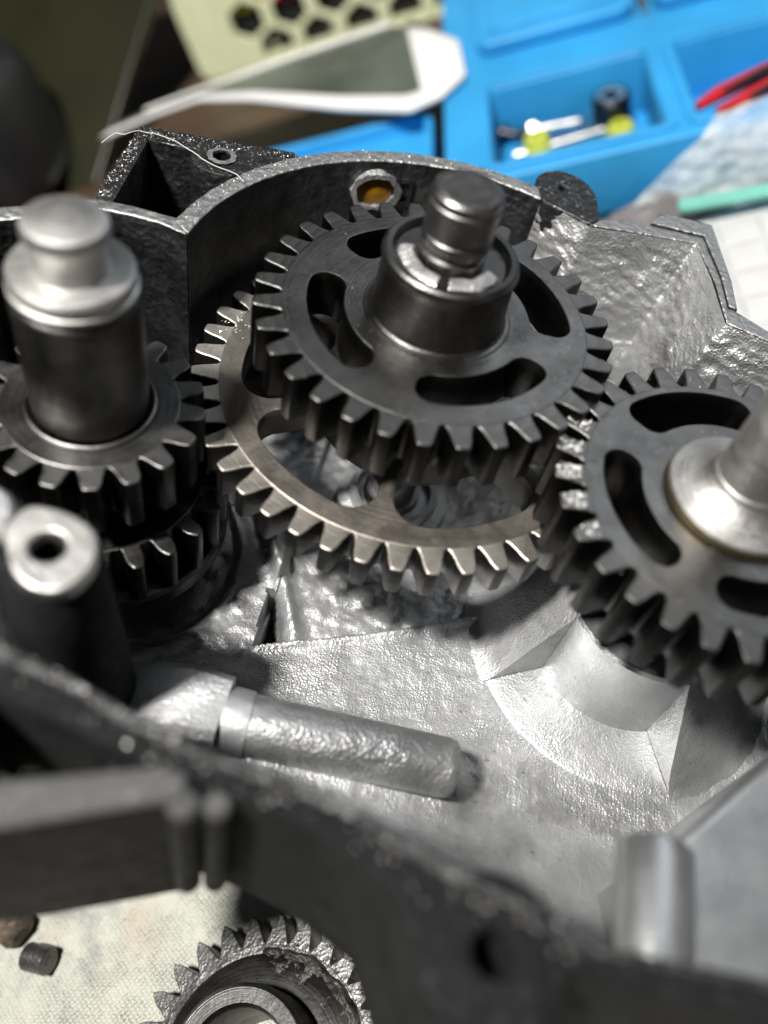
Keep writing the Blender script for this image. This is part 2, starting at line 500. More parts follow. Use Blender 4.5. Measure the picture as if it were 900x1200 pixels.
def seg_dist(p, a, b):
    ax, ay = a; bx, by = b; dx, dy = bx - ax, by - ay
    t = max(0, min(1, ((p[0] - ax) * dx + (p[1] - ay) * dy) / (dx * dx + dy * dy)))
    return hypot(p[0] - ax - t * dx, p[1] - ay - t * dy)

def in_poly(p, poly):
    c = False; j = len(poly) - 1
    for i in range(len(poly)):
        (xi, yi), (xj, yj) = poly[i], poly[j]
        if (yi > p[1]) != (yj > p[1]) and p[0] < (xj - xi) * (p[1] - yi) / (yj - yi) + xi: c = not c
        j = i
    return c
NOTCH = [(-17.0, -29.5), (-16.2, -41.6), (-11.2, -38.9), (-15.6, -28.9)]

def floor_h(x, y):
    z = -50.0
    d = y - interp(NEAR_IN, x)
    k = 29.0
    if d < k + 4:
        z += max(0.0, (k - d)) * 0.5 if d < k - 4 else 0.5 * (k + 4 - d) ** 2 / 16.0
    rough = 0.10
    if x > -15.9:
        e = y - interp(STEP, x)
        s = sstep(-0.3, 1.2, e)
        z -= 2.6 * s
        z += 0.7 * math.exp(-((e + 0.6) / 0.8) ** 2)
        rough += 0.22 * s
    else:
        rough += 0.15
    dp = seg_dist((x, y), (-34, -61.6), (20.5, -57.9))
    z += 4.2 * math.exp(-(dp / 5.2) ** 2)
    dr = min(seg_dist((x, y), a, b) for a, b in zip(RIDGE, RIDGE[1:]))
    z += 3.2 * math.exp(-(dr / 1.7) ** 2)
    if in_poly((x, y), NOTCH): z -= 7.5
    dl = hypot(x - LS[0], y - LS[1])
    z -= 1.6 * (1 - sstep(22.4, 24.0, dl))
    z += rough * (noise.noise((x * 0.35, y * 0.35, 2.0)) * 1.3 + noise.noise((x * 0.9, y * 0.9, 7.0)) * 0.8)
    z += 0.05 * noise.noise((x * 2.2, y * 2.2, 3.0))
    return min(z, -4.5)

OUTLINE = ([(-74, -78), (-74, -8), (-66, -1.5), (-60, 5), (-61.2, 29.4), (-34, 34)] +
           [(45.5 * cos(radians(a)), 45.5 * sin(radians(a))) for a in range(130, 70, -6)] +
           [(24, 46), (36, 43), (46, 44), (49, 22), (84, 14), (84, -86), (50, -91), (36, -91.5), (14, -88), (-13, -82.5), (-34, -78.5)])
STEPG = 0.5
x0g, y0g = -75.0, -93.0
nx, ny = int(160 / STEPG), int(141 / STEPG)
fm = MB(); idx = {}
inside = [[in_poly((x0g + (i + .5) * STEPG, y0g + (j + .5) * STEPG), OUTLINE) for i in range(nx)] for j in range(ny)]
def vid(i, j):
    k = (i, j)
    if k not in idx:
        x = x0g + i * STEPG; y = y0g + j * STEPG
        idx[k] = len(fm.v); fm.v.append((x, y, floor_h(x, y)))
    return idx[k]
for j in range(ny):
    for i in range(nx):
        if inside[j][i]:
            fm.f.append((vid(i, j), vid(i + 1, j), vid(i + 1, j + 1), vid(i, j + 1)))
ob('case_floor', fm.mesh('case_floor', M['floor'], 60), case)
under = [(p[0] * 0.93, p[1] * 0.9 + 1) for p in OUTLINE if p[1] > -70 and p[0] < 70] + [(64, 10), (64, -50), (30, -56), (-40, -52)]
ob('underside', plate('underside', [[(-66, -44), (-66, -8), (-52, 4), (-50, 24), (-34, 30)] + [(43 * cos(radians(a)), 43 * sin(radians(a))) for a in range(130, 60, -8)] + [(42, 34), (46, 16), (70, 10), (70, -46), (30, -52), (-40, -48)]], -56.5, -52.4 - 6, M['outer'], 0.3) if False else
   plate('underside', [[(-66, -44), (-66, -8), (-52, 4), (-50, 24), (-34, 30)] + [(43 * cos(radians(a)), 43 * sin(radians(a))) for a in range(130, 60, -8)] + [(42, 34), (46, 16), (60, 10), (60, -46), (30, -52), (-40, -48)]], -61.5, -59.0, M['outer'], 0.3), case)
ob('bearing_housing', MB().lathe([(0.01, -98), (9, -98), (14, -92), (17, -61.6), (0.01, -61.5)], 40, (-38, -16)).mesh('bearing_housing', M['outer']), case)

# back wall, an arc round the main shaft
def arc(r, a0, a1, n, wob=0.0):
    return [((r + wob * noise.noise((i * 0.7, r, 0))) * cos(radians(a0 + (a1 - a0) * i / n)), (r + wob * noise.noise((i * 0.7, r, 0))) * sin(radians(a0 + (a1 - a0) * i / n))) for i in range(n + 1)]
bw = arc(43.2, 176.7, 71.5, 60, 0.12) + list(reversed(arc(46.8, 173.5, 71.0, 60, 0.25)))
ob('back_wall', plate('back_wall', [bw], -56, 0, M['rim'], 0.45, res=2), case)
# left facet wall behind the left shaft, with the rim running on to the left
lw = [(-43.4, 2.4), (-48.5, 3.6), (-54, 3.4), (-58.9, 2.9), (-65.9, -2.8), (-74, -8.5), (-76.5, -5.8), (-67.5, 0.2), (-60.5, 5.4), (-54, 6.2), (-48, 6.1), (-45.2, 6.2)]
ob('side_wall', plate('side_wall', [lw], -55.8, -0.15, M['rim'], 0.4, res=2), case)
ob('side_wall', plate('side_wall', [[(-74, -8.7), (-76.8, -6.2), (-77, -82), (-73.5, -82)]], -55.5, -0.3, M['rim'], 0.4, res=2), case)
# triangular pocket behind it
ob('pocket_wall', plate('pocket_wall', [[(-60.6, 5.2), (-57.4, 6.0), (-59.0, 25.6), (-62.2, 29.9)]], -40, -0.2, M['wall'], 0.3), case)
pk = [(-62.0, 30.0), (-58.9, 25.9), (-52.6, 26.4), (-50.4, 27.2), (-50.6, 24.6), (-48.8, 22.0), (-45.6, 21.0), (-42.6, 21.3), (-40.6, 23.2), (-32.7, 33.6), (-34.0, 34.6)]
ob('pocket_wall', plate('pocket_wall', [pk, circle(1.7, 24, (-45.4, 26.6))], -40, -0.1, M['wall'], 0.3), case)
ob('pocket_floor', plate('pocket_floor', [[(-61, 5), (-62, 30), (-34, 34.5), (-44, 5)]], -42.5, -40.2, M['wall'], 0.2), case)
ob('screw_hole', MB().lathe([(1.7, -0.1), (2.6, -0.04), (2.7, 0.25), (1.7, 0.3), (1.55, -0.1)], 48, (-45.4, 26.6), jit=0.12).mesh('screw_hole', M['rim']), case)

# boss with a screw hole at the end of the arc
bs = [(14.2, 40.6), (12.6, 45.4), (12.2, 48.0), (13.6, 51.0), (16.4, 52.8), (19.8, 52.6), (22.6, 50.6), (24.4, 47.4), (25.2, 43.0), (25.6, 39.5), (24.0, 36.8), (20.0, 38.2)]
ob('screw_boss', plate('screw_boss', [smooth_loop(bs, 4), circle(1.05, 20, (17.9, 46.6))], -55, 0.2, M['wall'], 0.5, res=2), case)
# small side bridge from boss to the rough wall
rf = [(23.8, 36.6), (25.8, 39.6), (30, 41.2), (36.0, 43.0), (37.6, 46.4), (47.8, 47.0), (51.0, 30), (51.6, 22), (57.6, 18.6), (86, 14.5), (86, 11.5), (57, 15.8), (49.9, 17.6), (48.2, 29.0), (44.8, 40.2), (34.0, 38.4)]
ob('side_wall', plate('side_wall', [rf], -54, 0.0, M['rim'], 0.4, res=2), case)
fl = [(35.6, 42.0), (37.4, 46.6), (48.0, 47.2), (51.2, 30), (51.9, 21.6), (50.3, 21.8), (49.2, 30.4), (46.2, 42.6)]
ob('rim_flange', plate('rim_flange', [fl], -1.0, 0.6, M['rim'], 0.35, res=2), case)
# rough cast inner faces: top edge on the rim, foot moved in towards the gears
TOP = [(14.0, 41.2), (19.8, 38.0), (23.8, 36.3), (34.0, 38.2), (44.9, 40.0), (47.6, 30.0), (49.8, 17.4), (57.0, 15.6), (72, 13.2), (85.8, 11.6)]
FOOT = [(13.0, 38.5), (17.5, 33.0), (22.0, 29.5), (29.5, 29.0), (35.0, 25.0), (38.0, 19.0), (42.0, 10.0), (55.0, 6.5), (70, 6), (85, 5)]
def rough_fn(u, v):
    k = u * (len(TOP) - 1); i = min(int(k), len(TOP) - 2); t = k - i
    a = Vector(TOP[i]).lerp(Vector(TOP[i + 1]), t); b = Vector(FOOT[i]).lerp(Vector(FOOT[i + 1]), t)
    p = a.lerp(b, v ** 0.9)
    z = -0.2 - 52 * v
    amp = 0.75 * sstep(0.0, 0.06, v)
    upper_ = 1 - sstep(0.22, 0.42, v)
    d = noise.noise((p.x * 0.2, p.y * 0.2, z * 0.12)) * 0.5 + (0.25 + 0.75 * upper_) * (noise.noise((p.x * 0.42 + z * 0.25, p.y * 0.42, z * 0.7)) * 0.6 + max(0, noise.noise((p.x * 0.9, p.y * 0.9, z * 1.3))) * 0.5) + noise.noise((p.x * 2.2, p.y * 2.2, z * 2.0)) * 0.08
    if 44 < p.x < 52 and p.y < 38: d += 0.5 * noise.noise((p.y * 2.4 + z * 0.5, 3.0, z * 0.08))
    n = (b - a); n = n.normalized() if n.length else Vector((0, -1))
    return (p.x + n.x * d * amp, p.y + n.y * d * amp, z + d * 0.25 * amp)
ob('rough_wall', MB().grid(190, 110, rough_fn).mesh('rough_wall', M['rough_wall'], 70), case)
ob('side_wall', plate('side_wall', [[(84, 14), (87.5, 14), (87.5, -95), (84, -92)]], -50, -0.4, M['wall'], 0.4), case)

# oil hole in the back wall, ragged cast frame and amber plug
ah = radians(115)
hp = Vector((43.0 * cos(ah), 43.0 * sin(ah), -6.2)); hx = Vector((-sin(ah), cos(ah), 0)); hz = Vector((0, 0, 1)); hn = Vector((-cos(ah), -sin(ah), 0))
def ragged(r0_, r1_, dep0, dep1, seg=64):
    m_ = MB(); vs = []
    prof = [(r1_, dep0), (r1_ * 0.97, dep1), (r0_ * 1.05, dep1), (r0_, dep0 * 0.2)]
    for i in range(seg):
        a = 2 * pi * i / seg
        for q, (rr, dd) in enumerate(prof):
            j = 1 + 0.16 * noise.noise((cos(a) * 1.6, sin(a) * 1.6, q * 0.8)) + 0.07 * noise.noise((cos(a) * 6, sin(a) * 6, q * 2.0))
            vs.append(hp + (hx * cos(a) * 1.15 + hz * sin(a) * 0.88) * rr * j + hn * dd)
    m4 = len(prof)
    return m_.add(vs, [(i * m4 + k, ((i + 1) % seg) * m4 + k, ((i + 1) % seg) * m4 + k + 1, i * m4 + k + 1) for i in range(seg) for k in range(m4 - 1)])
ob('hole_frame', ragged(3.3, 4.6, -0.2, 1.1).mesh('hole_frame', M['rough_wall'], 60), case)
ob('oil_plug', MB().add([hp + hn * 0.75] + [hp + (hx * cos(2*pi*i/24) * 1.15 + hz * sin(2*pi*i/24) * 0.88) * 3.5 + hn * 0.15 for i in range(24)], [(0, 1 + i, 1 + (i + 1) % 24) for i in range(24)]).mesh('oil_plug', M['amber'], 70), case)
ah2 = radians(107.5)
q2 = Vector((43.1 * cos(ah2), 43.1 * sin(ah2), 0))
t2 = Vector((-sin(ah2), cos(ah2), 0)); n2 = Vector((-cos(ah2), -sin(ah2), 0))
fr = MB()
for (a, b, c, d) in ((-1.9, 1.9, -4.2, -3.4), (-1.9, 1.9, -9.0, -8.2), (-1.9, -1.2, -8.2, -4.2), (1.2, 1.9, -8.2, -4.2)):
    vs = [q2 + t2 * xx + n2 * yy + Vector((0, 0, zz)) for zz in (c, d) for xx, yy in ((a, -0.3), (b, -0.3), (b, 0.5), (a, 0.5))]
    fr.add(vs, [(0, 3, 2, 1), (4, 5, 6, 7), (0, 1, 5, 4), (1, 2, 6, 5), (2, 3, 7, 6), (3, 0, 4, 7)])
ob('recess_frame', fr.mesh('recess_frame', M['wall']), case)

# conical seat of the right shaft with the notch cut to floor level
NA, NB = radians(-150), radians(-69.5)
prof = [(5.0, -52), (5.0, -30.5), (14.8, -30.5), (15.8, -30.8), (16.6, -31.8), (19, -35.6), (22.4, -41.2), (25.4, -46.2), (27.0, -48.4), (28.4, -49.6), (30.5, -50.4), (30.5, -53)]
ob('shaft_seat', MB().lathe(prof, 90, RS, NB, NA + 2 * pi, jit=0.012).mesh('shaft_seat', M['alu']), case)
pr2 = [(5.0, -52), (5.0, -30.8), (15.9, -30.8), (16.4, -31.4), (16.6, -49.2), (16.9, -50.0), (16.9, -53)]
ob('shaft_seat', MB().lathe(pr2, 40, RS, NA + 0.002, NB - 0.002).mesh('shaft_seat', M['alu_smooth']), case)
ob('notch_floor', MB().lathe([(16.0, -52), (16.0, -49.75), (27.6, -49.55), (28.3, -49.9), (28.4, -52)], 40, RS, NA + 0.004, NB - 0.004).mesh('notch_floor', M['alu']), case)
# bearing rings under the main shaft
ob('bearing_seat', MB().lathe([(3.2, -53), (3.2, -48.0), (5.2, -47.6), (5.4, -49.4), (7.6, -49.4), (7.8, -47.2), (9.0, -47.0), (9.4, -49.0), (11.5, -49.6), (11.8, -53)], 60, (1.0, 0.5), jit=0.01).mesh('bearing_seat', M['alu']), case)

# near wall: rim strip, outer arm, ribs and the screw boss
near = [(-36.8, -75.6), (-28.4, -76.9), (-19.7, -79.5), (-10.5, -81.3), (-2.0, -81.8), (6.7, -83.2), (13.6, -85.4), (19.2, -87.0), (24.7, -87.9), (30.2, -90.0), (39.0, -89.5), (49.7, -88.9), (86, -87.5),
        (86, -93), (49.4, -92.6), (37.3, -92.8), (29, -92.6), (29.6, -95.5), (27.5, -98.6), (24, -100.2), (20, -100.4), (16.4, -98.2), (14.4, -94.6), (11.2, -89.8), (2.8, -86.4), (-4.9, -84.8), (-12.6, -84.0), (-19.2, -83.2), (-33.2, -81.0), (-76, -77), (-76, -72.5)]
ob('near_wall', plate('near_wall', [near, circle(2.3, 28, (21.6, -92.9))], -36, 0.0, M['outer'], 0.9, res=3), case)
ob('rim_edge', plate('rim_edge', [[(-36.8, -75.3), (-28.4, -76.6), (-19.7, -79.2), (-10.5, -81.0), (-2.0, -81.5), (6.7, -82.9), (13.6, -85.1), (19.2, -86.7), (24.7, -87.6), (30.2, -89.7), (39.0, -89.2), (49.7, -88.6), (86, -87.2), (86, -88.4), (49.7, -89.8), (39, -90.4), (30.0, -90.9), (24.4, -89.0), (18.7, -88.1), (13.0, -86.4), (6.4, -84.2), (-2.1, -82.8), (-10.6, -82.3), (-20, -80.6), (-28.6, -78.2), (-36.9, -77.2)]], -7, 0.35, M['dark_rim'], 0.4, res=2), case)
ob('rim_edge', plate('rim_edge', [[(-3, -81.2), (6.7, -82.6), (13.6, -84.8), (19.2, -86.4), (24.7, -87.3), (27.5, -88.5), (27.2, -89.4), (24.5, -88.5), (18.9, -87.4), (13.2, -85.8), (6.5, -83.6), (-3, -82.2)]], -6.5, 0.5, M['dark_rim'], 0.45, res=3), case)
ob('boss_ring', MB().lathe([(2.25, -9), (2.25, 0.1), (2.6, 0.35), (6.6, 0.35), (7.4, 0.1), (7.8, -0.6), (7.9, -2)], 56, (21.6, -92.9)).mesh('boss_ring', M['outer']), case)
ob('outer_arm', plate('outer_arm', [[(-12.4, -83.4), (-15.4, -83.4), (-30.5, -89.2), (-36, -91.4), (-37, -97.2), (-27.8, -93.6), (-11.6, -86.2)]], -36.4, -0.25, M['arm'], 0.8, res=3), case)
ob('outer_arm', plate('outer_arm', [[(-38.5, -80.5), (-36.2, -80.7), (-36.2, -92.6), (-38.5, -93.4)]], -36.2, -0.6, M['outer'], 0.6, res=2), case)  # unseen end wall, added to keep light out of the gap behind
ob('rib', MB().lathe([(0.01, -31), (1.7, -31), (1.7, -1.2), (1.2, -0.7), (0.01, -0.7)], 24, (-12.0, -86.4)).mesh('rib', M['arm']), case)
ob('rib', MB().lathe([(0.01, -31), (1.5, -31), (1.5, -1.4), (1.0, -0.9), (0.01, -0.9)], 24, (-8.6, -85.6)).mesh('rib', M['arm']), case)

# left posts
def post(c, prof, m_, seg=48): return ob('support_post', MB().lathe(prof, seg, c).mesh('support_post', m_), case)
post((-37.6, -61.9), [(0.01, -52), (8.6, -52), (7.8, -36), (6.9, -16), (6.3, -2.4), (5.9, -1.6), (2.3, -1.6), (2.3, -12), (0.01, -12)], M['outer'])
tri = [(-43.4, -60.6), (-42.6, -57.4), (-40.4, -56.4), (-36.4, -56.6), (-33.2, -58.2), (-31.7, -61.2), (-31.9, -64.6), (-33.6, -67.2), (-36.6, -67.9), (-39.6, -66.6), (-41.8, -63.8)]
ob('machined_pad', plate('machined_pad', [smooth_loop(tri), circle(2.15, 30, (-37.6, -61.9))], -2.4, 0.1, M['shaft_bright'], 0.6, res=3), case)
post((-48.2, -60.0), [(0.01, -52), (8, -52), (6.2, -20), (5.2, -1.2), (4.4, -0.2), (2.4, -0.2), (2.2, -4), (0.01, -4)], M['alu'])

# horizontal cast pin lying on the near slope
pin = MB()
A, B = Vector((-14.2, -60.2, -40.2)), Vector((21.8, -57.8, -41.4))
ax = (B - A).normalized()
pin.tube([A, B - ax * 1.6, B - ax * 0.5, B], [4.95, 4.75, 4.45, 3.9], 40)
M['peg'] = cast_metal('dull cast peg', (0.34, 0.345, 0.35), (0.54, 0.545, 0.55), 0.44, 1700, 0.00016, 0.6, 0.78, 0.9, 0.5)
ob('cast_pin', pin.mesh('cast_pin', M['peg'], 40), case)
ob('pin_collar', MB().tube([A - ax * 1.6, A + ax * 0.2, A + ax * 2.6, A + ax * 2.9], [5.4, 5.4, 5.2, 4.7], 40).mesh('pin_collar', M['alu'], 40), case)
bl = MB()
ex = ax; ey = Vector((0, 1, 0)); ez = Vector((0, 0, 1)); o_ = A - ax * 1.4
vs = []
for t, hw_, zt in ((0, 5.6, 5.2), (-6, 6.2, 5.6), (-13, 6.4, 3.0), (-20, 5.0, -4)):
    for s_, z_ in ((-1, -14), (1, -14), (1, zt - 1.2), (0.75, zt), (-0.75, zt), (-1, zt - 1.2)):
        vs.append(o_ + ex * t + ey * hw_ * s_ + ez * z_)
fs = [tuple(range(6)), tuple(reversed(range(18, 24)))]
for i in range(3):
    for k in range(6):
        fs.append((i * 6 + k, i * 6 + (k + 1) % 6, (i + 1) * 6 + (k + 1) % 6, (i + 1) * 6 + k))
ob('pin_block', bl.add(vs, fs).mesh('pin_block', M['alu'], 30), case)
# second horizontal pin and smooth ledge, near right
A2, B2 = Vector((43.6, -88, -14.5)), Vector((43.7, -72.2, -14.5))
ob('cast_pin', MB().tube([A2, B2 + Vector((0, -0.6, 0)), B2], [4.6, 4.55, 4.1], 40).mesh('cast_pin', M['alu_smooth'], 40), case)
ob('smooth_ledge', plate('smooth_ledge', [[(47.4, -70.0), (63.0, -52.5), (83.5, -50), (83.5, -86), (48.6, -87.5)]], -50, -15.5, M['alu_smooth'], 1.4, res=3), case)

# ------------------------------------------------------------------ main shaft and its gears
N1 = 32
top = root('main_gear', (0, 0, 0))
tag(top, 'dark steel gear with four curved slots and tall hub, highest in the middle', 'gear')
SL = [(15.4, 21.3, radians(-90.5), radians(-19), 2.75), (15.4, 21.4, radians(-187), radians(-115.5), 2.75), (15.6, 22.2, radians(86), radians(150), 2.75), (15.8, 22.6, radians(4), radians(73), 2.75)]
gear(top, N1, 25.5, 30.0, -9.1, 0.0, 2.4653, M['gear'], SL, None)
ob('hub', MB().lathe([(12.3, 0.03), (12.15, 0.22), (11.5, 0.30), (11.1, 0.7), (10.95, 1.6), (10.6, 8.6), (10.75, 9.4), (10.9, 10.4), (10.7, 11.1), (10.2, 11.45), (9.4, 11.4), (8.9, 10.7), (8.7, 10.2), (5.0, 10.2)], 96).mesh('hub', M['hub']), top)
low_hub = [(6, -17.5), (12.0, -17.5), (12.4, -16.8), (12.4, -9.2), (6, -9.2)]
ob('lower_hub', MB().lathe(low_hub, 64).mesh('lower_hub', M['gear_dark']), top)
sh = root('main_shaft', (0, 0, 0))
tag(sh, 'worn steel shaft end standing up through the middle gear hub', 'shaft')
ob('shaft_body', MB().lathe([(0.01, -50), (5.2, -50), (5.2, 10), (5.25, 12.2), (4.7, 12.5), (4.7, 13.5), (5.3, 13.8), (5.45, 14.2), (5.45, 15.3), (5.2, 15.5), (5.2, 15.9), (5.45, 16.1), (5.5, 20.6), (5.25, 20.8), (5.25, 21.1), (5.45, 21.3), (5.35, 22.0), (4.9, 22.45), (3.6, 22.5), (2.0, 22.35), (0.01, 22.3)], 64).mesh('shaft_body', M['shaft']), sh)
ob('end_face', MB().lathe([(4.7, 22.46), (4.5, 22.62), (3.9, 22.66), (3.4, 22.56), (2.6, 22.60), (1.4, 22.5), (0.01, 22.48)], 56, jit=0.03).mesh('end_face', M['grimy']), sh)
for a_0, a_1 in ((radians(-176), radians(-98)), (radians(-84), radians(-18))):
    ob('retaining_ring', MB().lathe([(5.9, 10.25), (5.9, 11.0), (6.3, 11.3), (7.9, 11.0), (8.3, 10.7), (8.3, 10.25)], 40, (0, 0), a_0, a_1, jit=0.07).mesh('retaining_ring', M['battered']), sh)

N2 = 44
lg = root('lower_gear', (0, 0, -17.87))
tag(lg, 'wide brownish gear with six oval openings lying lowest around the middle shaft', 'gear')
SL2 = [(17.5, 31.0, radians(-147.5 + 60 * k), radians(-93.5 + 60 * k), 4.9) for k in range(6)]
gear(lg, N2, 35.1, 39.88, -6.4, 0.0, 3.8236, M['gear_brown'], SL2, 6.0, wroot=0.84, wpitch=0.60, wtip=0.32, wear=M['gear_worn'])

# ------------------------------------------------------------------ left shaft
lf = root('pinion_shaft', (LS[0], LS[1], 0))
tag(lf, 'thick steel shaft with bright collar and round knob end at the left', 'shaft')
ob('shaft_body', MB().lathe([(0.01, -52), (6, -52), (6, -14), (8.6, -11.4), (8.75, -10.4), (8.75, 9.4), (8.5, 9.9), (8.2, 10.1), (8.2, 10.8), (0.01, 10.8)], 96).mesh('shaft_body', M['sleeve']), lf)
ob('collar', MB().lathe([(0.01, 10.7), (8.3, 10.7), (8.6, 11.0), (8.6, 11.6), (8.15, 11.8), (8.15, 12.2), (8.4, 12.4), (8.4, 13.4), (8.1, 13.8), (7.2, 14.0), (0.01, 14.0)], 96).mesh('collar', M['shaft_bright']), lf)
ob('knob', MB().lathe([(5.3, 13.6), (4.95, 14.4), (4.9, 17.6), (5.3, 18.6), (5.55, 19.2), (5.55, 20.3), (5.3, 20.9), (4.7, 21.15), (0.01, 21.2)], 72).mesh('knob', M['shaft_bright']), lf)
pg = root('pinion_gear', (LS[0], LS[1], -11.6))
tag(pg, 'small dark pinion with stout teeth around the thick left shaft', 'gear')
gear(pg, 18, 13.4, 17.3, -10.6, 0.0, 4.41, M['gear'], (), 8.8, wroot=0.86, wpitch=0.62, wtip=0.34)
ob('shoulder_ring', MB().lathe([(8.8, 0.0), (9.2, 0.45), (9.6, 0.55), (10.1, 0.3), (10.3, 0.0)], 96).mesh('shoulder_ring', M['gear']), pg)
sg = root('second_gear', (LS[0], LS[1], -27.5))
tag(sg, 'dark shaded gear with a flange, lowest on the left shaft under the pinion', 'gear')
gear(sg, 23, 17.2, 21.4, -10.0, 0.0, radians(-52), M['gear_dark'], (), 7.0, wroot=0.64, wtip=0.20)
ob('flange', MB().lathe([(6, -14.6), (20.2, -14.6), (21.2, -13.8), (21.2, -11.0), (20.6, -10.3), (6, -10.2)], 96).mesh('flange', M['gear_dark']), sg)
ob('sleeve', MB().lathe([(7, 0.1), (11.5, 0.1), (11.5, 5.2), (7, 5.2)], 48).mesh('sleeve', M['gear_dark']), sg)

# ------------------------------------------------------------------ right shaft
rg = root('right_gear', (RS[0], RS[1], -2.2))
tag(rg, 'dark gear with curved slots and metal crumbs on its teeth at the right', 'gear')
SL3 = [(14.9, 20.6, radians(-191 - 1), radians(-122), 2.7), (15.2, 22.2, radians(80), radians(145), 2.7), (14.9, 20.6, radians(-102), radians(-35), 2.7), (15.2, 22.0, radians(-18), radians(52), 2.7)]
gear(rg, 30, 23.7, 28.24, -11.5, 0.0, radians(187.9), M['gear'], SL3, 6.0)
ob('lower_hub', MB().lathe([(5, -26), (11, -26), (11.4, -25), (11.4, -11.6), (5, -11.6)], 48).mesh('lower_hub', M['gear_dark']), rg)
rs = root('right_shaft', (RS[0], RS[1], -2.2))
tag(rs, 'bright polished shaft with domed washer on the right gear', 'shaft')
ob('brass_washer', MB().lathe([(5, 0.05), (11.25, 0.05), (11.4, 0.3), (11.2, 0.9), (5, 0.95)], 80).mesh('brass_washer', M['brass']), rs)
ob('domed_washer', MB().lathe([(5.4, 0.9), (10.9, 0.95), (11.15, 1.25), (10.9, 1.7), (9.4, 2.3), (7.4, 3.2), (6.3, 4.2), (5.8, 5.4), (5.4, 5.6)], 80).mesh('domed_washer', M['shaft_bright']), rs)
ob('shaft_body', MB().lathe([(0.01, -46), (5.4, -46), (5.5, 5), (5.5, 23.4), (5.0, 24.2), (0.01, 24.4)], 64).mesh('shaft_body', M['shaft_bright']), rs)

# ------------------------------------------------------------------ loose gear and crumbs on the cloth
lo = root('loose_gear', (-49.5, -99.5, 0), case=False)
tag(lo, 'rusty loose gear with pointed teeth lying on the cream cloth', 'gear')
gear(lo, 28, 20.6, 25.8, 1.6, 7.4, radians(112), M['grimy'], (), 9.0, tbev=0.2, wroot=0.96, wpitch=0.58, wtip=0.06, wear=M['grimy'])
ob('web', MB().lathe([(9.5, 7.45), (12.4, 7.5), (13.4, 8.6), (13.4, 9.0), (18.0, 8.4), (19.0, 7.5)], 72).mesh('web', M['gear_dark']), lo)
ob('hub', MB().lathe([(9.0, 2), (9.0, 15.8), (9.6, 16.8), (12.0, 16.8), (12.8, 16.1), (13.0, 14.5), (13.0, 7)], 72).mesh('hub', M['sleeve']), lo)
def crust_fn(u, v):
    a = radians(-4 + 100 * u); rr = 13.3 + 7.0 * v
    e = sstep(0, 0.12, u) * sstep(0, 0.12, 1 - u) * sstep(0, 0.10, v) * sstep(0, 0.10, 1 - v)
    rr += 0.9 * noise.noise((a * 5, v * 3, 1))
    z = 7.3 + e * (1.0 + 1.0 * noise.noise((a * 6, v * 3, 2)) + 0.45 * noise.noise((a * 16, v * 7, 4)) + 0.15 * noise.noise((a * 45, v * 20, 8)))
    return (rr * cos(a), rr * sin(a), z)
ob('grime_crust', MB().grid(150, 70, crust_fn).mesh('grime_crust', M['grime'], 70), lo)
crust = MB()
for i in range(70):
    a = radians(random.uniform(2, 92)); rr = random.uniform(15, 24)
    s_ = random.uniform(0.15, 0.45); c_ = Vector((rr * cos(a), rr * sin(a), 8.6 + random.uniform(0, 0.8)))
    pts = [c_ + Vector((random.uniform(-1, 1), random.uniform(-1, 1), random.uniform(-.7, .7))) * s_ for _ in range(4)]
    crust.add(pts, [(0, 1, 2), (0, 2, 3), (0, 3, 1), (1, 3, 2)])
ob('rust_crust', crust.mesh('rust_crust', M['rust'], 20), lo, kind='stuff')

ro_ = root('steel_roller', (-101, -80, 4.3), case=False, rotz=radians(-12))
tag(ro_, 'short silver roller lying on the cloth beside the loose gear', 'roller')
ob('barrel', MB().tube([(-2.9, 0, 0), (-2.6, 0, 0), (2.5, 0, 0), (2.9, 0, 0)], [2.3, 2.7, 2.7, 2.3], 28).mesh('barrel', M['grimy'], 30), ro_)
ob('end_face', MB().tube([(2.85, 0, 0), (3.15, 0, 0)], [1.5, 1.1], 24).mesh('end_face', M['grimy'], 30), ro_)
rb = root('rusty_lump', (-110, -73, 4.5), case=False, rotz=radians(-38))
tag(rb, 'rust crusted steel scrap at the cloth edge by the picture border', 'scrap')
lump = MB()
lump.tube([(-8, 0, 0), (-6, 0, .6), (-1, 0.3, 1.0), (3.6, 0, .4), (4.8, 0, 0)], [2.6, 4.0, 4.4, 3.8, 2.4], 14)
lump.v = [(x + 0.7 * noise.noise((x * .5, y * .5, z * .5)), y + 0.7 * noise.noise((x * .5, y * .5, z * .5 + 9)), z + 0.7 * noise.noise((x * .5, y * .5, z * .5 + 5))) for x, y, z in lump.v]
ob('lump_body', lump.mesh('lump_body', M['rust'], 50), rb)

# ------------------------------------------------------------------ metal filings
def shard(mb, c, s):
    pts = [Vector(c) + Vector((random.uniform(-1, 1), random.uniform(-1, 1), random.uniform(-.6, .8))) * s for _ in range(4)]
    mb.add(pts, [(0, 1, 2), (0, 2, 3), (0, 3, 1), (1, 3, 2)])
fi = MB()
for i in range(420):      # on the arc rim and pocket rims
    a = radians(random.uniform(72, 176)); rr = random.uniform(43.6, 46.6)
    shard(fi, (rr * cos(a), rr * sin(a), 0.08), random.uniform(0.05, 0.20))
for i in range(200):
    t = random.random(); shard(fi, (-59.5 - 1.2 * t + random.uniform(-1.2, 1.2), 6 + 22 * t, -0.05), random.uniform(0.06, 0.22))
for i in range(200):
    t = random.random(); shard(fi, (-60 + 26 * t, 28 + 4.4 * t + random.uniform(-1.6, 1.4), 0.0), random.uniform(0.05, 0.2))
for i in range(260):      # on the near rim
    x = random.uniform(-38, 31); shard(fi, (x, interp(NEAR_IN, x) - abs(random.gauss(0.4, 1.6)), 0.42), random.uniform(0.05, 0.26))
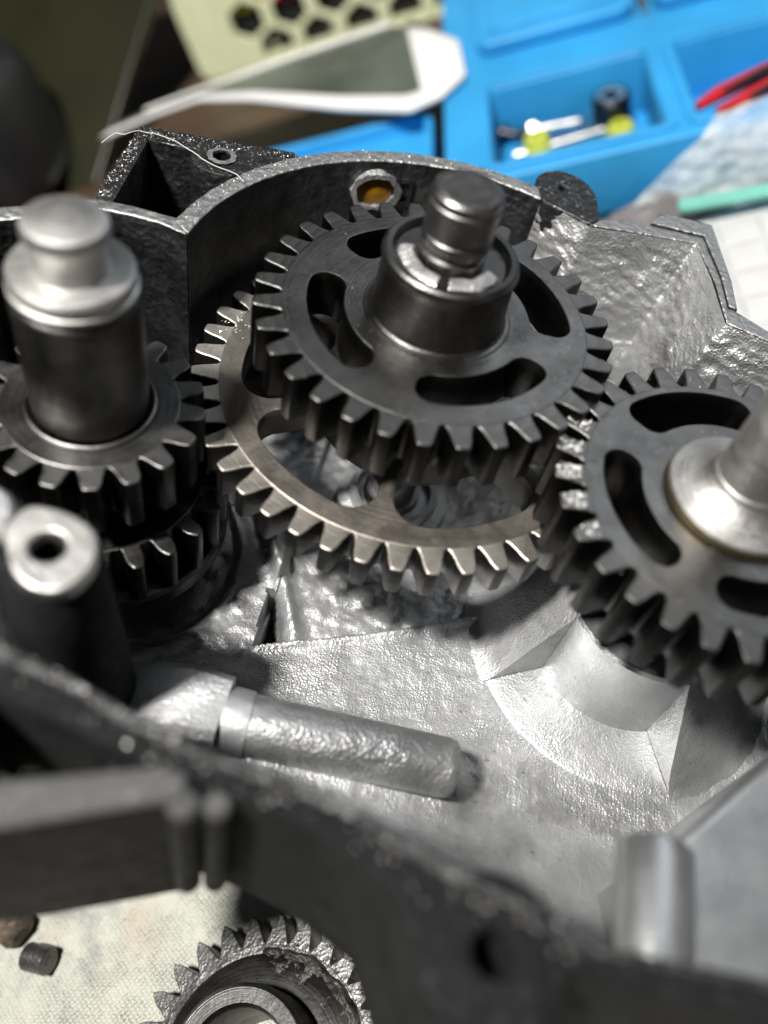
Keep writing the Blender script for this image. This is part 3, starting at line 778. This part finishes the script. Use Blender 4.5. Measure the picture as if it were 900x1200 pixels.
for i in range(60):
    t = random.random(); shard(fi, (-14 - 18 * t, -84.5 - 6.5 * t + random.uniform(-2, 2), 0.0), random.uniform(0.06, 0.2))
o_f = place_case(ob('metal_filings', fi.mesh('metal_filings', M['filing'], 10)))
tag(o_f, 'bright metal filings scattered on the case rims', 'filings', kind='stuff')
fg = MB()
for i in range(420):      # clumps on the left teeth of the right gear
    k = random.choice([-2, -1, 0, 0, 1, 1, 2]); a = radians(187.9 + 12 * k + random.uniform(-3, 3)); rr = random.uniform(24.4, 27.8)
    shard(fg, (RS[0] + rr * cos(a), RS[1] + rr * sin(a), -2.15 + random.uniform(0, 0.35)), random.uniform(0.10, 0.38))
for i in range(130):
    a = radians(random.uniform(90, 300)); rr = random.uniform(12, 27)
    if 14.5 < rr < 22.5: continue
    shard(fg, (RS[0] + rr * cos(a), RS[1] + rr * sin(a), -2.1), random.uniform(0.05, 0.16))
for i in range(60):
    a = random.uniform(0, 2 * pi); rr = random.choice([random.uniform(12.5, 15), random.uniform(22.8, 29)])
    shard(fg, (rr * cos(a), rr * sin(a), 0.05), random.uniform(0.04, 0.13))
for i in range(60):
    a = radians(random.gauss(175, 4)); rr = random.uniform(32.5, 38)
    shard(fg, (rr * cos(a), rr * sin(a), -17.7), random.uniform(0.05, 0.32))
o_g = place_case(ob('gear_crumbs', fg.mesh('gear_crumbs', M['filing'], 10)))
tag(o_g, 'pale metal crumbs stuck on the gear teeth', 'crumbs', kind='stuff')

# stray fibre over the pocket
fb = MB()
path = [(-66.5, 22.5, -1.0), (-64.5, 24.6, 0.4), (-62.6, 24.2, 0.9), (-61.0, 26.6, 0.7), (-58.4, 27.4, 0.6), (-54, 26.9, 0.3), (-50.5, 25.6, 0.2), (-48, 23.4, 0.5), (-45, 22.6, 0.5), (-41, 21.6, 0.5), (-38.5, 19.6, 0.6)]
sm = []
for i in range(len(path) - 1):
    a, b = Vector(path[i]), Vector(path[i + 1])
    for t in range(4): sm.append(a.lerp(b, t / 4) + Vector((0, 0, 0.12 * sin((i + t / 4) * 3))))
fibre = place_case(ob('stray_fibre', fb.tube(sm, 0.09, 5).mesh('stray_fibre', M['fibre'], 60)))
tag(fibre, 'thin pale fibre caught across the corner pocket of the case', 'fibre')

# ------------------------------------------------------------------ blue tray
tray = root('organizer_tray', (0, 0, 0), case=False)
tag(tray, 'bright blue plastic organizer tray with compartments behind the case', 'tray')
X0, X1, Y0, Y1, HT = -10, 175, 127, 330, 25.0
cells = [(5.5, 56.2, 134.5, 181.0), (65.8, 116, 134.5, 181.0), (122, 171, 134.5, 181.0)]
lids = [(3.0, 57.2), (64.2, 118), (124, 171)]
def rrect(a, b, c, d, r=2.0):
    out = []
    for cx, cy, q in ((b - r, d - r, 0), (a + r, d - r, 1), (a + r, c + r, 2), (b - r, c + r, 3)):
        for i in range(5):
            t = pi / 2 * (q + i / 4); out.append((cx + r * cos(t), cy + r * sin(t)))
    return out
ob('tray_grid', plate('tray_grid', [rrect(X0, X1, Y0, Y1, 5)] + [rrect(*c) for c in cells], 4.5, HT, M['blue'], 0.8, res=2), tray)
ob('tray_base', plate('tray_base', [rrect(X0 + 1.2, X1 - 1.2, Y0 + 1.2, Y1 - 1.2, 5)], 1.0, 4.6, M['blue'], 0.5), tray)
for (a, b) in lids:
    l_ = ob('lid', plate('lid', [rrect(a, b, 204.5, 300, 5)], HT + 0.2, HT + 5.0, M['blue'], 1.2, res=2), tray)
    ob('lid_panel', plate('lid_panel', [rrect(a + 5, b - 5, 211, 294, 4)], HT + 4.9, HT + 5.9, M['blue'], 0.4, res=2), l_)
tl_ = root('blue_lid', (0, 0, 0), case=False)
tag(tl_, 'shallow blue plastic lid lying left of the organizer tray under the booklet', 'lid')
ob('lid_panel', plate('lid_panel', [rrect(-128, -15.5, 118, 184, 6)], 14.0, 17.0, M['blue'], 0.8, res=2), tl_)
ob('lid_rim', plate('lid_rim', [rrect(-128.8, -14.7, 117.2, 184.8, 6.5), rrect(-126, -17.5, 120, 182, 5)], 1.0, 22.0, M['blue'], 0.7, res=2), tl_)
ob('lip', plate('lip', [rrect(2.0, 59.8, 131.0, 184.5, 4), rrect(4.9, 56.8, 133.9, 181.6, 2.4)], HT - 0.3, HT + 1.1, M['blue'], 0.4, res=2), tray)
ob('lip', plate('lip', [rrect(62.3, 119.4, 131.0, 184.5, 4), rrect(65.2, 116.6, 133.9, 181.6, 2.4)], HT - 0.3, HT + 1.1, M['blue'], 0.4, res=2), tray)
ob('hinge_pin', MB().tube([(60.7, 205, HT + 1.6), (60.7, 240, HT + 1.6)], 1.8, 14).mesh('hinge_pin', M['zinc']), tray)

def bolt(name, a, b, r, hr, hl, m_, label, headm=None):
    a, b = Vector(a), Vector(b)
    rt_ = root(name, a, case=False)
    d = b - a; L = d.length; e = d / L
    ob('shank', MB().tube([e * 0, e * (L - 0.6), e * L], [r, r, r * 0.7], 20).mesh('shank', m_, 40), rt_)
    hd = MB().tube([e * -hl, e * (-hl + 0.5), e * -0.3, e * 0.05], [hr * 0.8, hr, hr, hr * 0.9], 6 if headm is None else 24)
    ob('head', hd.mesh('head', headm or m_, 25), rt_)
    return tag(rt_, label, 'bolt')
bolt('steel_bolt', (19.5, 188 - 12, 10), (34.6, 188 - 12, 9.2), 1.7, 3.2, 3.0, M['zinc'], 'short silver bolt lying behind the lime plugs in the blue tray')
bolt('long_bolt', (43.2, 168, 8.6), (10.5, 165.6, 8.2), 1.9, 3.3, 3.6, M['zinc'], 'long silver bolt at the front of the blue compartment', M['bronze'])
bolt('black_screw', (9.2, 180, 9.0), (16.5, 178, 7.8), 1.4, 3.0, 2.4, M['black_steel'], 'small black screw in the left corner of the blue compartment', M['black_steel'])
nr = root('spacer_ring', (44.5, 172, 13.5), case=False)
tag(nr, 'round dark steel roller standing at the back of the blue compartment', 'roller')
ob('ring_body', MB().lathe([(2.8, -5.5), (5.6, -5.5), (6.2, -4.8), (6.2, 3.8), (5.6, 4.6), (2.8, 4.6), (2.5, 4.0), (2.5, -5)], 40).mesh('ring_body', M['black_steel']), nr)
ob('ring_face', MB().lathe([(2.6, 4.65), (4.6, 4.75), (4.8, 4.62)], 40).mesh('ring_face', M['zinc']), nr)
for i, (p, lb) in enumerate((((19.0, 166.5, 10.2), 'lime plastic plug nearest the left wall of the blue compartment'), ((46.0, 162, 9.6), 'lime plastic plug on the right beside the long bolt head'))):
    yp = root('plastic_plug', p, case=False)
    tag(yp, lb, 'plug', 'lime plugs in the tray')
    ob('plug_body', MB().lathe([(1.2, -5), (4.0, -5), (4.3, -4), (4.3, 2.2), (3.7, 3.2), (1.6, 3.4), (1.4, 0)], 28).mesh('plug_body', M['yellow']), yp)
    ob('plug_rib', MB().lathe([(4.2, -1.4), (4.9, -1.2), (4.9, -.3), (4.2, 0)], 28).mesh('plug_rib', M['yellow']), yp)

for p, m_, lb in (((29, 160, 5.2), 'bronze', 'brown flat washer lying between the two lime plugs'), ((38, 178, 5.2), 'zinc', 'silver flat washer beside the dark roller at the compartment back')):
    w_ = ob('washer', MB().lathe([(1.5, 0), (3.6, 0), (3.8, 0.3), (3.6, 0.9), (1.5, 0.9), (1.4, 0.5), (1.5, 0)], 28).mesh('washer', M[m_]), loc=p)
    tag(w_, lb, 'washer')
# pliers resting across the right compartment
pl = root('pliers', (0, 0, 0), case=False)
tag(pl, 'pliers with red handles resting on the right side of the blue tray', 'pliers')
for k, pth in enumerate(([(65.5, 136.5, 27.2), (72, 140, 27.6), (84, 144.5, 28), (104, 152, 28), (126, 162, 28)], [(70, 131.5, 27.2), (78, 134, 27.6), (90, 139.5, 28), (106, 147, 28), (126, 159, 28)])):
    ob('handle', MB().tube(pth, [1.4, 2.2, 2.3, 2.3, 2.2], 14).mesh('handle', M['red'], 60), pl)
    ob('inner_grip', MB().tube([(p[0] + 0.8, p[1] - 1.2, p[2] + 1.0) for p in pth[1:4]], [0.8, 1.5, 1.2], 10).mesh('inner_grip', M['black_plastic'], 60), pl)
ob('jaw', MB().tube([(124, 164, 29), (134, 167, 29), (150, 172, 29), (160, 175, 29)], [4, 5, 3.4, 1.6], 12).mesh('jaw', M['black_steel'], 40), pl)

# ------------------------------------------------------------------ booklet on the left of the tray
bk = root('booklet', (0, 0, 0), case=False)
tag(bk, 'curled white booklet with a dark photo page leaning on the blue tray', 'booklet')
FRONT = [(-152, 219, 27.5), (-128, 219, 31), (-106, 216, 33.5), (-82, 205, 33), (-46, 185, 30.5), (-21, 175, 28.5), (-10, 180, 28), (-1.5, 191, 28)]
BACK = [(-133, 229, 28), (-112, 231, 29), (-92, 232, 30), (-70, 236, 30), (-46, 241, 29), (-30, 243, 29), (-15, 233, 28.5), (-3.5, 217, 28.2)]
def page(u, v, dz=0.0):
    k = u * (len(FRONT) - 1); i = min(int(k), len(FRONT) - 2); t = k - i
    t = t * t * (3 - 2 * t) * 0.3 + t * 0.7
    a = Vector(FRONT[i]).lerp(Vector(FRONT[i + 1]), t); b = Vector(BACK[i]).lerp(Vector(BACK[i + 1]), t)
    p = a.lerp(b, v)
    p.z += dz + 1.5 * sin(pi * v) * 0.5
    return p
pm = ob('page', MB().grid(48, 14, page).mesh('page', M['paper'], 80), bk)
md = pm.modifiers.new('thickness', 'SOLIDIFY'); md.thickness = 1.6 * MM; md.offset = -1
pp = ob('photo_print', MB().grid(40, 12, lambda u, v: page(0.02 + 0.76 * u, 0.14 + 0.84 * v, 0.25)).mesh('photo_print', M['photo'], 80), bk)
ob('cover_edge', MB().tube([page(0.0 + 0.72 * i / 24, 1.0, 0.4) for i in range(25)], 1.1, 8).mesh('cover_edge', M['paper'], 60), bk)

# ------------------------------------------------------------------ basket with hexagonal holes
ba = root('basket', (-134.6, 311.5, 0), case=False)
tag(ba, 'pale yellow green plastic basket with hexagonal holes at the back', 'basket')
def hexa(cx, cy, r): return [(cx + r * cos(pi / 6 + pi / 3 * k), cy + r * sin(pi / 6 + pi / 3 * k)) for k in range(6)]
holes = []
for row in range(5):
    for c_ in range(9):
        cx = 10.6 + 20.8 * c_ + (10.4 if row % 2 == 0 else 0); cz = 6.8 + 14.2 * row
        if 26 < cx < 190: holes.append(hexa(cx, cz, 8.6))
W_, H_ = 200, 75
wall_me = plate('wall', [rrect(0, W_, -1.0, H_, 7)] + holes, -1.3, 1.3, M['green_basket'], 0.5, res=2)
w1 = ob('wall', wall_me, ba); w1.rotation_euler = (pi / 2, 0, 0)
w2 = ob('wall', wall_me, ba, loc=(0, 140, 0)); w2.rotation_euler = (pi / 2, 0, 0)
side = plate('wall', [rrect(1.4, 138.6, -1.0, H_, 7)] + [h for h in holes if h[0][0] < 128], -1.3, 1.3, M['green_basket'], 0.5)
for x_ in (0.2, W_ - 0.2):
    w3 = ob('wall', side, ba, loc=(x_, 0, 0)); w3.rotation_euler = (pi / 2, 0, pi / 2)
ob('bottom', MB().box((1.5, 1.5, 0.4), (W_ - 1.5, 138.5, 2.4)).mesh('bottom', M['green_basket']), ba)
for (a, b, c, d, m_, lb) in ((8, 36, 5, 60, 'yellow', 'dark filler box with lime green lid inside the basket on the left'), (40, 66, 5, 70, 'red', 'dark filler box with red lid inside the basket beside the lime one'), (70, 192, 5, 80, 'black_plastic', 'black filler box that darkens the basket holes on the right')):
    bx_ = root('filler_box', (-134.6 + a, 311.5 + c, 2.5), case=False)
    tag(bx_, lb, 'box', 'boxes inside the basket')
    ob('box_body', plate('box_body', [rrect(0, b - a, 0, d - c, 2)], 0, 20, M['black_plastic'], 0.6), bx_)  # black bodies added behind the holes, standing in for the shaded inside
    ob('box_lid', plate('box_lid', [rrect(-0.6, b - a + 0.6, -0.6, d - c + 0.6, 2)], 20.1, 30, M[m_], 0.6), bx_)

# ------------------------------------------------------------------ dark things at the left
ov = root('olive_folder', (0, 0, 0), case=False)
tag(ov, 'dark olive plastic folder leaning in the shade left of the basket', 'folder')
fa, fb_, fc_, fd = Vector((-174, 236, 1)), Vector((-330, 236, 1)), Vector((-262, 352, 82)), Vector((-106, 352, 82))
fn_ = (fb_ - fa).cross(fd - fa).normalized()
def slab(p0, p1, p2, p3, n_, th):
    m_ = MB(); q = [p0, p1, p2, p3]
    return m_.add(q + [p + n_ * th for p in q], [(0, 3, 2, 1), (4, 5, 6, 7), (0, 1, 5, 4), (1, 2, 6, 5), (2, 3, 7, 6), (3, 0, 4, 7)])
ob('cover', slab(fa, fb_, fc_, fd, fn_, 5).mesh('cover', M['olive']), ov)
ob('edge_band', MB().tube([fa - fn_ * 0.2, fa.lerp(fd, 0.5) - fn_ * 0.2, fd - fn_ * 0.2], 1.8, 10).mesh('edge_band', M['olive'], 60), ov)
bd = root('black_case', (-236, 240, 0), case=False, rotz=radians(-6))
tag(bd, 'black rounded tool case at the left edge behind the knob shaft', 'case')
bprof = []
def blackfn(u, v):
    a = -pi / 2 + pi * v; b = 2 * pi * u
    e = lambda t, p: math.copysign(abs(t) ** p, t)
    return (52 * e(cos(a), 0.5) * e(cos(b), 0.45), 34 * e(cos(a), 0.5) * e(sin(b), 0.45), 33 + 32.5 * e(sin(a), 0.45))
ob('shell', MB().grid(48, 24, blackfn).mesh('shell', M['black_plastic'], 60), bd)
ob('hinge', MB().tube([(-20, -34.5, 44), (20, -34.5, 44)], 3, 14).mesh('hinge', M['black_steel']), bd)
rt_ = root('red_tube', (-196, 206, 4.2), case=False, rotz=radians(20))
tag(rt_, 'small red plastic cap at the left edge beside the black case', 'cap')
ob('cap_body', MB().tube([(-14, 0, 0), (-13, 0, 0), (10, 0, 0), (12, 0, 0)], [3, 4, 4, 3.2], 20).mesh('cap_body', M['red'], 40), rt_)
ob('cap_rib', MB().tube([(-6, 0, 0), (-4, 0, 0)], 4.3, 20).mesh('cap_rib', M['red'], 40), rt_)

# ------------------------------------------------------------------ right: paper towel, rag, card, bag
def towel_fn(u, v):
    x = 55 + 190 * u; y = 20 + 100 * v
    return (x, y, 5.0 + 3.5 * noise.noise((x * 0.03, y * 0.03, 6)) + 5 * sstep(0.35, 1.0, u))
tw_ = ob('paper_towel', MB().grid(110, 80, towel_fn).mesh('paper_towel', M['towel'], 80))
md = tw_.modifiers.new('thickness', 'SOLIDIFY'); md.thickness = 1.0 * MM; md.offset = -1
tag(tw_, 'white quilted paper towel to the right of the case', 'paper towel')
def rag_fn(u, v):
    a = 2 * pi * u; r_ = v
    x = 48 + (30 * r_) * cos(a); y = 119 + 7.2 * r_ * sin(a)
    h = 15 * (1 - r_ ** 2.4) * (0.8 + 0.5 * noise.noise((x * 0.10, y * 0.12, 2))) + 1.5 * noise.noise((x * 0.3, y * 0.3, 5)) * (1 - r_)
    return (x, y, max(0.3, h + 0.3))
rg_ = ob('rag', MB().grid(80, 24, rag_fn).mesh('rag', M['rag'], 60))
tag(rg_, 'crumpled grey rag between the case and the blue tray', 'rag')
cd = root('teal_card', (70, 112, 11), case=False, rotz=radians(-3))
tag(cd, 'teal green plastic strip lying in front of the clear bag', 'strip')
ob('strip', plate('strip', [rrect(-14, 40, -2.5, 2.5, 1.2)], 0, 1.6, M['teal'], 0.3), cd)
def bag_fn(u, v):
    lo_ = Vector((43.5, 116.5, 12)).lerp(Vector((140, 114, 6)), u); hi_ = Vector((68, 120.5, 33)).lerp(Vector((150, 122, 40)), u)
    p = lo_.lerp(hi_, v)
    p.y += 2.2 * noise.noise((p.x * 0.07, p.z * 0.10, 1)) + 0.8 * noise.noise((p.x * 0.25, p.z * 0.3, 5))
    p.z += 0.8 * noise.noise((p.x * 0.2, v * 2, 3)) * v
    return p
bg_ = ob('plastic_bag', MB().grid(70, 36, bag_fn).mesh('plastic_bag', M['bag'], 80))
md = bg_.modifiers.new('thickness', 'SOLIDIFY'); md.thickness = 0.25 * MM
tag(bg_, 'clear crinkled plastic bag standing in front of the tray at right', 'plastic bag')
